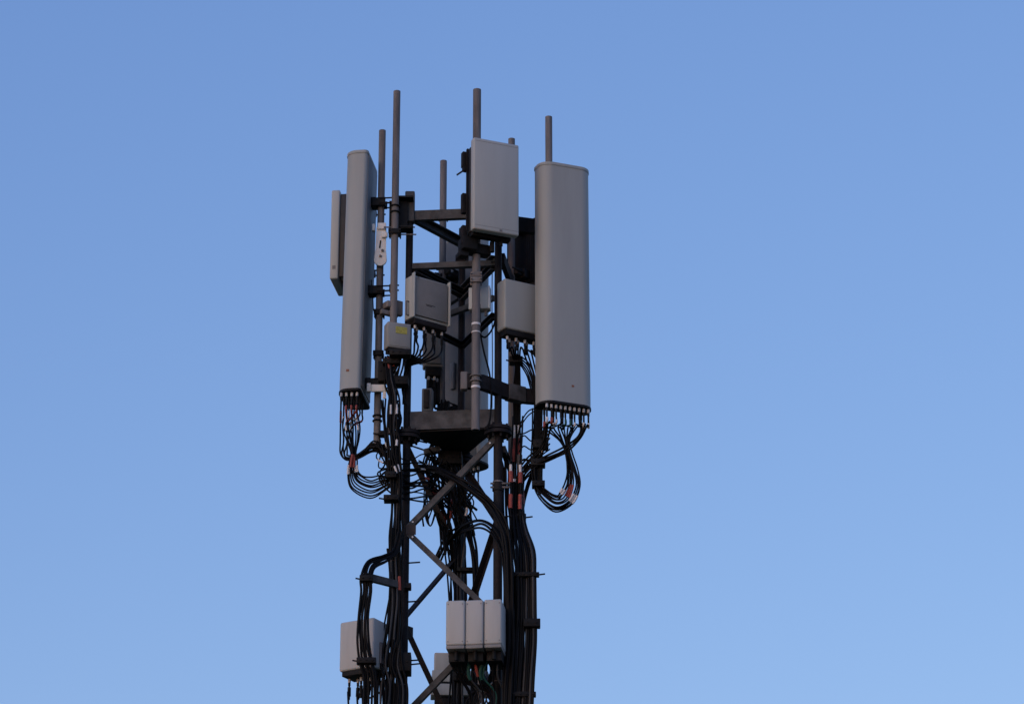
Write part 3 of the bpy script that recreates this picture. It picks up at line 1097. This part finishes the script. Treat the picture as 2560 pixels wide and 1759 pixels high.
# right radio: cables gathering on the pole behind
s2 = wpts(rru2, rru2_pts)
for i, s in enumerate(s2):
    if i < 5:
        path = [P(1274 + i * 7, 868, -0.05), P(1283 + i * 4, 895, 0.05), P(1289 + i * 2.5, 918, 0.12), P(1284 + i * 4, 980, 0.2), P(1286 + i * 3.5, 1080, 0.2), P(1284 + i * 5, 1170, 0.15), P(1288 + i * 5, 1260, 0.05), P(1295 + i * 5, 1330, -0.05)]
        mk = [(0.7, 0.755, 'red', 'tape', 1.8), (0.66, 0.70, 'tag', 'tag', 1.5)] if i in (0, 3) else ([(0.82, 0.88, 'red', 'tape', 1.8)] if i in (1, 4) else [])
    else:
        path = [P(1308 + (i - 5) * 10, 875, -0.02), P(1318 + (i - 5) * 8, 905, 0.05), P(1332 + (i - 5) * 5, 945, 0.08), P(1341, 1000, 0.1), P(1342 + (i - 5) * 3, 1080, 0.1), P(1334 + (i - 5) * 4, 1160, 0.12), P(1316 + (i - 5) * 3, 1215, 0.12), P(1303 + (i - 5) * 3, 1270, 0.08), P(1300 + (i - 5) * 3, 1340, -0.05)]
        mk = []
    cable('jumper_cable', 'black cable fanning out under the half hidden grey radio box', 'cables under the half hidden radio box', [s, s + Vector((0, 0, -0.05))] + path, M(2.3), marks=mk)
for i in range(5):
    cable('jumper_cable', 'black cable sweeping from the pole clamp behind the wide right antenna', 'cables sweeping behind the wide antenna foot',
          [P(1290 + i, 885 + i * 5, 0.15), P(1305, 893 + i * 6, 0.15), P(1322 - i, 908 + i * 8, 0.15), P(1335 - i * 2, 940 + i * 8, 0.12), P(1340 - i, 1000, 0.1), P(1343 - i * 2, 1060, 0.1)], M(2.0))

# wide right antenna
sR = wpts(antR, cR_pts)
sR.sort(key=lambda v: v.x)
def mkR(i):
    if i in (3, 4, 5): return [(0.03, 0.09, 'green', 'sleeve', 1.4), (0.47, 0.53, 'red', 'tape', 1.4)]
    return [(0.04, 0.10, 'tag' if i % 2 else 'cable', 'sleeve', 1.3), (0.50, 0.54, 'tag', 'tag', 1.4)]
bundle(10, [(1408, 1066, -0.18, 46), (1412, 1098, -0.15, 14), (1420, 1130, -0.12, 9), (1430, 1176, -0.1, 15), (1432, 1212, -0.1, 22), (1416, 1246, -0.1, 25), (1391, 1258, -0.08, 23), (1362, 1240, -0.05, 17), (1344, 1210, -0.02, 12), (1340, 1150, 0.0, 12), (1343, 1090, 0.05, 13), (1345, 1020, 0.1, 13)],
       'jumper_cable', 'black cable hanging in the big loop below the wide right antenna', 'cables in the big loop below the wide right antenna', 2.1, starts=sR[3:13], marks=mkR, wob=2.4)
bundle(3, [(1462, 1060, -0.2, 8), (1448, 1092, -0.18, 7), (1415, 1122, -0.12, 8), (1370, 1145, -0.06, 8), (1330, 1165, 0.0, 9), (1303, 1200, 0.05, 8), (1300, 1260, 0.05, 8), (1305, 1330, 0.0, 8)],
       'jumper_cable', 'black cable crossing left from the right end of the wide antenna to the trunk', 'cables crossing from the wide antenna to the trunk', 2.4, starts=sR[12:15],
       marks=lambda i: [(0.05, 0.14, 'tag', 'sleeve', 1.3)])
bundle(4, [(1368, 1060, -0.15, 12), (1362, 1095, -0.1, 9), (1350, 1125, -0.05, 10), (1325, 1150, 0.0, 12), (1303, 1185, 0.05, 9), (1298, 1250, 0.05, 8), (1308, 1330, 0.0, 8)],
       'jumper_cable', 'black cable from the left end of the wide antenna gathering at a dark clamp', 'cables at the left end of the wide antenna', 2.4, starts=sR[0:4],
       marks=lambda i: [(0.05, 0.14, 'tag' if i % 2 else 'red', 'sleeve', 1.4)])
for i in range(5):
    cable('jumper_cable', 'thin black cable swinging in the gap between platform and wide right antenna', 'thin cables between platform and wide antenna',
          [P(1340 + i * 3, 1020 + i * 3, 0.08), P(1320 - i, 1028 + i * 12, 0.1), P(1302 - i * 2, 1058 + i * 14, 0.12), P(1293 - i, 1105 + i * 14, 0.15), P(1288 + i, 1170 + i * 6, 0.15)] if i < 2 else
          [P(1420, 1118 + i * 3, -0.1), P(1380, 1128 + i * 5, -0.02), P(1345, 1142 + i * 6, 0.05), P(1312, 1172 + i * 7, 0.1), P(1292, 1215 + i * 4, 0.12)], M(1.7))

# thick trunk on the right
bundle(5, [(1045, 1168, 0.3, 7), (1085, 1170, 0.12, 8), (1130, 1190, -0.1, 9), (1178, 1222, -0.2, 10), (1222, 1256, -0.25, 11), (1252, 1300, -0.32, 11), (1266, 1350, -0.34, 10), (1272, 1430, -0.34, 10), (1275, 1520, -0.33, 10), (1276, 1600, -0.32, 10), (1270, 1700, -0.3, 12), (1266, 1800, -0.3, 12)],
       'feeder_cable', 'thick black cable curving across the mast into the right hand trunk', 'thick cables curving into the right trunk', 3.7, wob=2.6)
bundle(4, [(1095, 1395, 0.75, 9), (1125, 1345, 0.6, 12), (1165, 1318, 0.3, 14), (1205, 1308, -0.1, 14), (1240, 1330, -0.25, 12), (1258, 1385, -0.3, 9), (1264, 1470, -0.3, 8), (1266, 1600, -0.3, 8), (1262, 1800, -0.3, 9)],
       'feeder_cable', 'thick black cable arching from the back mast leg over to the right trunk', 'thick cables arching from the back mast leg', 3.0, wob=3.6)
bundle(9, [(1296, 1200, 0.1, 12), (1294, 1260, 0.02, 14), (1300, 1320, -0.1, 18), (1312, 1380, -0.2, 24), (1316, 1440, -0.24, 26), (1317, 1520, -0.25, 26), (1315, 1600, -0.25, 27), (1308, 1700, -0.25, 27), (1303, 1800, -0.25, 28)],
       'feeder_cable', 'thick black cable running straight down in the right hand trunk', 'thick straight cables of the right trunk', 3.8, wob=2.2, mats=['cable', 'greyj', 'cable'],
       marks=lambda i: [(0.0, 0.03, 'tag', 'tag', 1.3)] if i % 3 == 0 else [])
bundle(5, [(1300, 1290, 0.1, 10), (1300, 1350, 0.0, 20), (1300, 1440, -0.15, 26), (1300, 1600, -0.18, 28), (1292, 1800, -0.18, 26)],
       'feeder_cable', 'thinner grey-black cable tucked behind the thick right trunk', 'cables tucked behind the right trunk', 2.8, wob=3, mats=['greyj', 'cable'])

# inside the mast
bundle(7, [(1112, 1000, 0.9, 10), (1108, 1060, 0.85, 14), (1090, 1120, 0.7, 18), (1075, 1160, 0.6, 14), (1075, 1210, 0.5, 10), (1095, 1270, 0.55, 14), (1115, 1320, 0.6, 14), (1128, 1400, 0.7, 12), (1134, 1500, 0.75, 10), (1135, 1640, 0.75, 10), (1132, 1800, 0.75, 10)],
       'jumper_cable', 'black cable snaking down inside the mast beneath the platform', 'cables inside the mast beneath the platform', 2.2, wob=6,
       marks=lambda i: [(0.42, 0.47, 'red', 'tape', 1.7)] if i in (4, 5, 6) else ([(0.3, 0.33, 'tag', 'tag', 1.5)] if i % 2 else []))
bundle(6, [(1120, 1110, 0.9, 14), (1118, 1180, 0.85, 16), (1125, 1240, 0.8, 14), (1160, 1300, 0.7, 14), (1180, 1360, 0.6, 10), (1190, 1430, 0.6, 9), (1190, 1560, 0.6, 9), (1185, 1800, 0.6, 9)],
       'feeder_cable', 'black cable in the upright bundle between the back and right mast legs', 'upright cables between back and right legs', 3.4, wob=4)
sB = wpts(antB, cB_pts)
for i, s in enumerate(sB):
    cable('jumper_cable', 'black cable under the antenna turned away behind the mast', 'cables under the rear antenna',
          [s, s + Vector((0, 0, -0.1)), P(1190 - i * 6 + jit(4), 1230, 1.2), P(1165 - i * 5 + jit(4), 1275 + jit(8), 1.05), P(1155 + jit(10), 1350, 0.95), P(1160 + jit(8), 1450, 0.95), P(1162 + jit(8), 1600, 0.95)],
          M(2.0), marks=[(0.1, 0.2, 'tag', 'sleeve', 1.3)] if i % 3 == 0 else [])
for i in range(6):
    cable('jumper_cable', 'black cable drooping across the left face of the mast below the platform', 'cables drooping across the mast below the platform',
          [P(1000 + jit(5), 1175 + i * 14, -0.02), P(1030, 1172 + i * 15 + jit(4), 0.05), P(1062, 1168 + i * 14 + jit(6), 0.2), P(1090, 1185 + i * 12 + jit(6), 0.35), P(1118, 1215 + i * 10, 0.5)],
          M(2.2), marks=[(0.45, 0.7, 'tag', 'tag', 1.2)] if i == 0 else ([(0.5, 0.6, 'red', 'tape', 1.6)] if i == 2 else []))
for i in range(3):
    cable('jumper_cable', 'thin black cable hanging in a narrow droop behind the front brace', 'narrow drooping cables behind the front brace',
          [P(1062 + i * 4, 1200, 0.5), P(1060 + i * 4, 1260, 0.5), P(1066 + i * 3, 1300 + i * 4, 0.5), P(1077 + i, 1313 - i, 0.5), P(1086 + i, 1285, 0.5), P(1098, 1240, 0.5)], M(1.7))
cable('thin_cable', 'single thin black cable slanting from the middle pole past the curved arm to the platform', None,
      [P(1199, 760, -0.25), P(1201, 830, -0.22), P(1210, 880, -0.2), P(1223, 930, -0.2), P(1228, 980, -0.22), P(1226, 1040, -0.24), P(1218, 1075, -0.24)], M(2.4))
cable('thin_cable', 'short thin black cable curling from the pale box to the half hidden radio box', None,
      [P(1200, 836, -0.25), P(1212, 843, -0.22), P(1226, 830, -0.15), P(1236, 808, -0.1), P(1240, 780, -0.08)], M(2.4))
for i, x in enumerate((1231, 1238)):
    cable('thin_cable', 'one of two thin straight cables in the gap left of the half hidden radio box', 'two thin straight cables beside the right leg',
          [P(x, 640, 0.1), P(x - 1, 760, 0.1), P(x, 900, 0.1), P(x - 1, 1020, 0.1)], M(1.3), m='greyj')
cable('thin_cable', 'thin looped cable hanging from the back of the narrow left antenna to its pole', None,
      [P(928, 700, 0.1), P(932, 745, 0.05), P(934, 775, 0.03), P(940, 790, 0.0)], M(1.3))
cable('thin_cable', 'short black cable linking the narrow left antenna to its pole near the foot', None,
      [P(922, 944, 0.0), P(928, 950, 0.0), P(938, 951, 0.0), P(946, 947, 0.02)], M(1.8))

bundle(7, [(975, 1000, -0.12, 22), (972, 1050, -0.14, 18), (978, 1095, -0.15, 20), (982, 1140, -0.15, 18), (990, 1190, -0.14, 16), (996, 1260, -0.12, 14), (998, 1330, -0.12, 12), (996, 1400, -0.12, 14), (992, 1480, -0.12, 16), (985, 1560, -0.12, 22), (975, 1640, -0.12, 30), (968, 1800, -0.12, 36)],
       'jumper_cable', 'slack black cable tangling round the foot of the two left poles', 'tangled cables at the foot of the two left poles', 2.2, wob=5.5,
       marks=lambda i: [(0.2, 0.22, 'tag', 'tag', 1.4), (0.33, 0.345, 'tag', 'tag', 1.4)] if i % 2 else [])
for i in range(5):
    cable('jumper_cable', 'black cable crossing between the taped loop and the left mast leg', 'cables crossing above the taped loop',
          [P(880 + i * 2, 1142 + i * 2, 0.0), P(900 + i * 3, 1134 - i * 2, -0.04), P(925 + i * 3, 1118 - i * 4 + jit(4), -0.08), P(952 + i * 3, 1120 + i * 6 + jit(4), -0.1), P(972 + i * 3, 1160 + i * 5, -0.12), P(984 + i * 2, 1210 + i * 6, -0.13), P(990 + i, 1290, -0.13)], M(2.2))
for i in range(6):
    cable('jumper_cable', 'black cable slung behind the left poles between radio box and platform', 'cables slung behind the left poles',
          [P(985 + i * 5, 880, -0.22), P(978 + i * 6 + jit(4), 915, -0.18), P(965 + i * 7 + jit(6), 955, -0.12), P(985 + jit(10), 1000, -0.1), P(1000 - i * 3 + jit(5), 1045, -0.1), P(985 + i * 3, 1100, -0.12)], M(2.4),
          marks=[(0.1, 0.2, 'red', 'tape', 1.5)] if i == 1 else ([(0.5, 0.55, 'tag', 'tag', 1.4)] if i in (3, 5) else []))
bundle(5, [(1090, 1118, 0.6, 16), (1098, 1150, 0.6, 22), (1105, 1190, 0.55, 22), (1110, 1240, 0.55, 18), (1112, 1290, 0.6, 12), (1113, 1340, 0.6, 9), (1114, 1385, 0.6, 10)],
       'jumper_cable', 'black cable with a loose end hanging in the middle of the mast', 'loose ended cables hanging in the mast', 2.4, wob=5,
       marks=lambda i: [(0.62, 0.72, 'red', 'tape', 1.7)] if i in (1, 2) else [(0.4, 0.43, 'tag', 'tag', 1.5)])
bundle(6, [(1140, 1135, 0.55, 20), (1135, 1180, 0.55, 24), (1142, 1230, 0.6, 18), (1150, 1290, 0.68, 14), (1148, 1360, 0.7, 12), (1146, 1460, 0.7, 9), (1146, 1600, 0.7, 10), (1146, 1800, 0.7, 12)],
       'feeder_cable', 'black cable strapped to the back mast leg behind the crossing braces', 'cables strapped to the back mast leg', 3.0, wob=4, mats=['cable', 'cable', 'greyj'])
for i in range(6):
    cable('jumper_cable', 'black cable drawn straight into the clamps left of the big loop', 'cables drawn into the clamps by the big loop',
          [P(1340 + i * 3, 1015, 0.05), P(1339 + i * 3, 1060, 0.02), P(1338 + i * 3.4, 1110, 0.0), P(1335 + i * 4, 1160, 0.0), P(1338 + i * 3.4, 1205, 0.0), P(1348 + i * 3, 1236 - i * 1.5, -0.02)], M(2.2),
          marks=[(0.45, 0.5, 'tag', 'tag', 1.4)] if i % 2 else [])
bundle(6, [(985, 1600, -0.2, 22), (980, 1660, -0.2, 28), (990, 1720, -0.2, 30), (985, 1800, -0.2, 34)],
       'feeder_cable', 'black cable bunched round the broad clamp low on the left leg', 'cables bunched low on the left leg', 2.8, wob=5, mats=['cable', 'greyj', 'cable'])

for x, dd2 in ((1277, 0), (1301, 3)):
    cable('jumper_cable', 'black cable with two red sleeves under a white tag beside the right mast leg', 'two cables with paired red sleeves',
          [P(x + 6, 1040, 0.0), P(x + 3, 1110, -0.04), P(x, 1150, -0.06), P(x, 1185 + dd2, -0.07), P(x, 1220, -0.07), P(x - 1, 1258 + dd2, -0.07), P(x, 1300, -0.08), P(x + 2, 1350, -0.1)], M(2.4), k=10,
          marks=[(0.33, 0.40, 'tag', 'tag', 1.5), (0.40, 0.52, 'red', 'sleeve', 2.3), (0.64, 0.76, 'red', 'sleeve', 2.1)])
rq = random.Random(5)
for i in range(12):
    pts = [P(rq.uniform(930, 985), rq.uniform(1095, 1125), -0.05)]
    for q in range(3):
        pts.append(P(rq.uniform(938, 990), 1130 + q * 28 + rq.uniform(-14, 14), -0.08 + rq.uniform(-0.05, 0.05)))
    pts.append(P(rq.uniform(978, 1000), rq.uniform(1215, 1255), -0.12))
    cable('jumper_cable', 'black cable knotted in the clump between taped loop and left mast leg', 'clump of cables beside the taped loop', pts, M(rq.choice((1.7, 2.1, 2.6))),
          marks=[(0.3, 0.36, 'tag', 'tag', 1.4)] if i % 4 == 0 else [])
rnd = random.Random(11)
for i in range(22):
    x0, y0 = rnd.uniform(1045, 1150), rnd.uniform(1120, 1185)
    d0 = rnd.uniform(0.25, 0.8)
    pts = [P(x0, y0, d0)]
    x, y = x0, y0
    tx = rnd.choice((1085, 1120, 1140, 1150, 1185))
    for q in range(4):
        y += rnd.uniform(25, 48)
        x += (tx - x) * 0.35 + rnd.uniform(-22, 22)
        d0 += (0.6 - d0) * 0.3 + rnd.uniform(-0.06, 0.06)
        pts.append(P(x, y, d0))
    cable('jumper_cable', 'black cable in the dense tangle behind the front brace under the platform', 'dense tangle under the platform', pts, M(rnd.choice((1.9, 2.3, 2.8, 3.4))),
          marks=[(0.5, 0.62, 'tag', 'tag', 1.3)] if i % 5 == 0 else ([(0.6, 0.75, 'red', 'tape', 1.6)] if i % 7 == 3 else []))
for i in range(7):
    y = 1150 + i * 17
    cable('jumper_cable', 'black cable strung sideways between left leg and tangle under the platform', 'cables strung sideways under the platform',
          [P(998 + rnd.uniform(-6, 6), y + rnd.uniform(-10, 20), -0.08), P(1025, y + rnd.uniform(-10, 16), 0.0), P(1058, y + rnd.uniform(-16, 8), 0.2), P(1088, y + rnd.uniform(-6, 20), 0.4), P(1120, y + 25 + rnd.uniform(-10, 20), 0.55)], M(rnd.choice((1.6, 2.2, 3.0))),
          marks=[(0.55, 0.75, 'tag', 'tag', 1.25)] if i == 1 else [])
for i in range(6):
    cable('jumper_cable', 'thin black cable criss-crossing between right leg and the big loop', 'cables criss-crossing left of the big loop',
          [P(1292 + rnd.uniform(-6, 8), 1085 + i * 22, 0.12), P(1310, 1078 + i * 20 + rnd.uniform(-12, 12), 0.1), P(1330, 1082 + i * 18 + rnd.uniform(-14, 14), 0.05), P(1352, 1065 + i * 16 + rnd.uniform(-8, 14), 0.0), P(1375, 1052 + i * 14, -0.05)], M(1.8))
bundle(4, [(1244, 1122, 0.05, 10), (1262, 1140, 0.1, 14), (1268, 1180, 0.15, 16), (1266, 1240, 0.1, 14), (1270, 1300, 0.0, 12), (1278, 1380, -0.1, 10), (1285, 1470, -0.15, 12), (1285, 1620, -0.15, 14), (1282, 1800, -0.15, 14)],
       'feeder_cable', 'thick black cable dropping behind the right mast leg into the trunk', 'thick cables behind the right mast leg', 3.4, wob=3)

# wires under the slim white units
for i in range(9):
    x0 = 1128 + i * 15
    m = ('cable', 'cable', 'cable', 'greyj', 'cable', 'cable', 'green', 'cable', 'greyj')[i]
    cable('power_cable', 'cable hanging in the tangle under the three slim white boxes', 'tangled cables under the slim white boxes',
          [P(x0, 1618, -0.45), P(x0 + jit(5), 1645, -0.42), P(x0 + jit(14) + (6 if i < 5 else -6), 1690, -0.35), P(1165 + i * 11 + jit(10), 1735, -0.25), P(1175 + i * 9, 1800, -0.2)], M(2.4), m=m,
          marks=[(0.25, 0.55, 'green', 'sleeve', 1.8)] if i in (3, 5) else ([(0.3, 0.5, 'red', 'sleeve', 1.5)] if i == 4 else []))

rb = random.Random(21)
for i in range(12):
    x0 = rb.uniform(1150, 1250)
    cable('power_cable', 'black cable in the dark knot of wiring low behind the slim white boxes', 'dark knot of wiring behind the slim white boxes',
          [P(x0, 1610, 0.1), P(x0 + rb.uniform(-15, 15), 1655, 0.1), P(x0 + rb.uniform(-28, 20), 1695, 0.12), P(rb.uniform(1150, 1250), 1740, 0.15), P(rb.uniform(1150, 1250), 1800, 0.15)], M(rb.choice((2.0, 2.8, 3.4))),
          m='greyj' if i % 4 == 0 else 'cable')

# ------------------------------------------------------------------ hangers that grip the cables
def hanger(label, px, py, d, wpx, hpx, dep=0.1, spike=None, m='black', rz=0.0, name='cable_clamp'):
    c = P(px, py, d)
    o = thing(name, label, 'clamp', c, rz)
    bm = NB()
    box(bm, (0, 0, 0), (M(wpx), dep, M(hpx)), None, 0.006)
    part('block', bm, m, o)
    bm = NB()
    n = max(2, int(wpx / 14))
    for i in range(n):
        x = -M(wpx) / 2 + (i + 0.5) * M(wpx) / n
        cyl(bm, (x, -dep / 2 - 0.012, 0), (x, -dep / 2 + 0.01, 0), 0.009, 6)
    if spike:
        cyl(bm, (math.copysign(M(wpx) / 2, spike) * 0.9, 0, 0), (math.copysign(M(wpx) / 2, spike) + M(spike), 0, 0.01), 0.008, 6)
    part('bolt', bm, 'steel', o)
    return o

hanger('dark clamp where the taped loop meets the left mast leg', 978, 1247, -0.16, 36, 13, 0.14, -12)
hanger('dark clamp at the bend where cables swing out left', 916, 1447, -0.5, 32, 15, 0.1, -10)
hanger('dark clamp round the cables at the foot of the pale lower left box', 916, 1652, -0.48, 46, 14, 0.1, -10)
hanger('broad dark clamp round the lower left mast leg', 1000, 1660, -0.05, 54, 46, 0.22, 22)
hanger('dark clamp below the left end of the wide right antenna', 1352, 1112, -0.02, 38, 22, 0.12)
hanger('dark clamp inside the upper part of the big cable loop', 1345, 1158, 0.0, 36, 18, 0.12)
hanger('dark clamp at the lower left of the big cable loop', 1346, 1211, -0.02, 32, 14, 0.12)
hanger('dark lump of clamps on the back mast leg beside the stepped unit', 1150, 1690, 0.72, 34, 30, 0.14)
hanger('dark square block between taped loop and left poles', 978, 1190, -0.14, 26, 16, 0.14)
hanger('small dark block on the narrow pole foot', 957, 1085, 0.0, 20, 12, 0.1, -14)
hanger('dark block under the box with the yellow sticker', 1000, 884, -0.28, 52, 16, 0.12)
hanger('dark lump of hardware under the platform plate', 1125, 1150, 0.6, 60, 34, 0.2)
hanger('small dark clamp on the back mast leg above the slim boxes', 1162, 1425, 0.7, 40, 10, 0.1)
hanger('dark clamp with a spike at the top of the right trunk', 1316, 1436, -0.25, 62, 11, 0.06, 14)
hanger('dark clamp with a square end halfway down the right trunk', 1330, 1558, -0.27, 40, 20, 0.10)
hanger('dark clamp lowest on the right trunk', 1300, 1735, -0.25, 76, 12, 0.06)
hanger('dark clamp with a spike beside the red taped cables', 1300, 1293, 0.02, 30, 12, 0.12, 16)
hanger('dark clamp gathering the cables under the half hidden radio box', 1290, 902, 0.12, 34, 16, 0.12, -8)
hanger('dark clamp on the tallest pole below the box with the yellow sticker', 978, 905, -0.2, 42, 14, 0.1)
hanger('dark lump of clamps on the left mast leg above the platform', 997, 955, -0.1, 48, 22, 0.14)
hanger('black bundle wrap behind the narrow antenna foot', 957, 930, -0.05, 22, 54, 0.08)
bm = NB()
bar(bm, P(912, 1440, -0.48), P(998, 1462, -0.1), 0.05, 0.07)
ob = part('cable_outrigger', bm, 'beam', mast, True)
bm = NB()
box(bm, P(1020, 1466, -0.02), (M(16), 0.1, M(14)), None, 0.006)
part('leg_clamp', bm, 'steel', ob, True)

# bracket and collar bolted to the mast
bk = P(1080, 1127, 0.5)
bm = NB()
box(bm, (0, 0, 0), (0.17, 0.1, 0.06), Matrix.Rotation(R(-14), 3, 'Y'), 0.012)
bm.transform(Matrix.Translation(bk))
bp_ = part('bracket', bm, 'galv', mast, True, 'pale bracket with two rods under the platform plate')
bm = NB()
cyl(bm, bk + Vector((-0.05, 0, 0.09)), bk + Vector((-0.20, -0.02, 0.12)), 0.009, 6)
cyl(bm, bk + Vector((-0.05, 0, 0.0)), bk + Vector((-0.21, -0.02, 0.05)), 0.009, 6)
part('rod', bm, 'steel', bp_, True)
lc = lp('R', zr(1215))
bm = NB()
cyl(bm, lc + Vector((0, 0, -0.05)), lc + Vector((0, 0, 0.035)), 0.056, 20)
cl = part('leg_collar', bm, 'steel', mast, True)
bm = NB()
cyl(bm, lc + Vector((0, 0, 0.035)), lc + Vector((0, 0, 0.05)), 0.052, 20)
part('rim', bm, 'galv', cl, True)
bm = NB()
for z in (-0.02, 0.02):
    cyl(bm, lc + Vector((-0.075, -0.03, z)), lc + Vector((0.12, -0.03, z)), 0.01, 6)
part('bolt', bm, 'galv', cl, True)
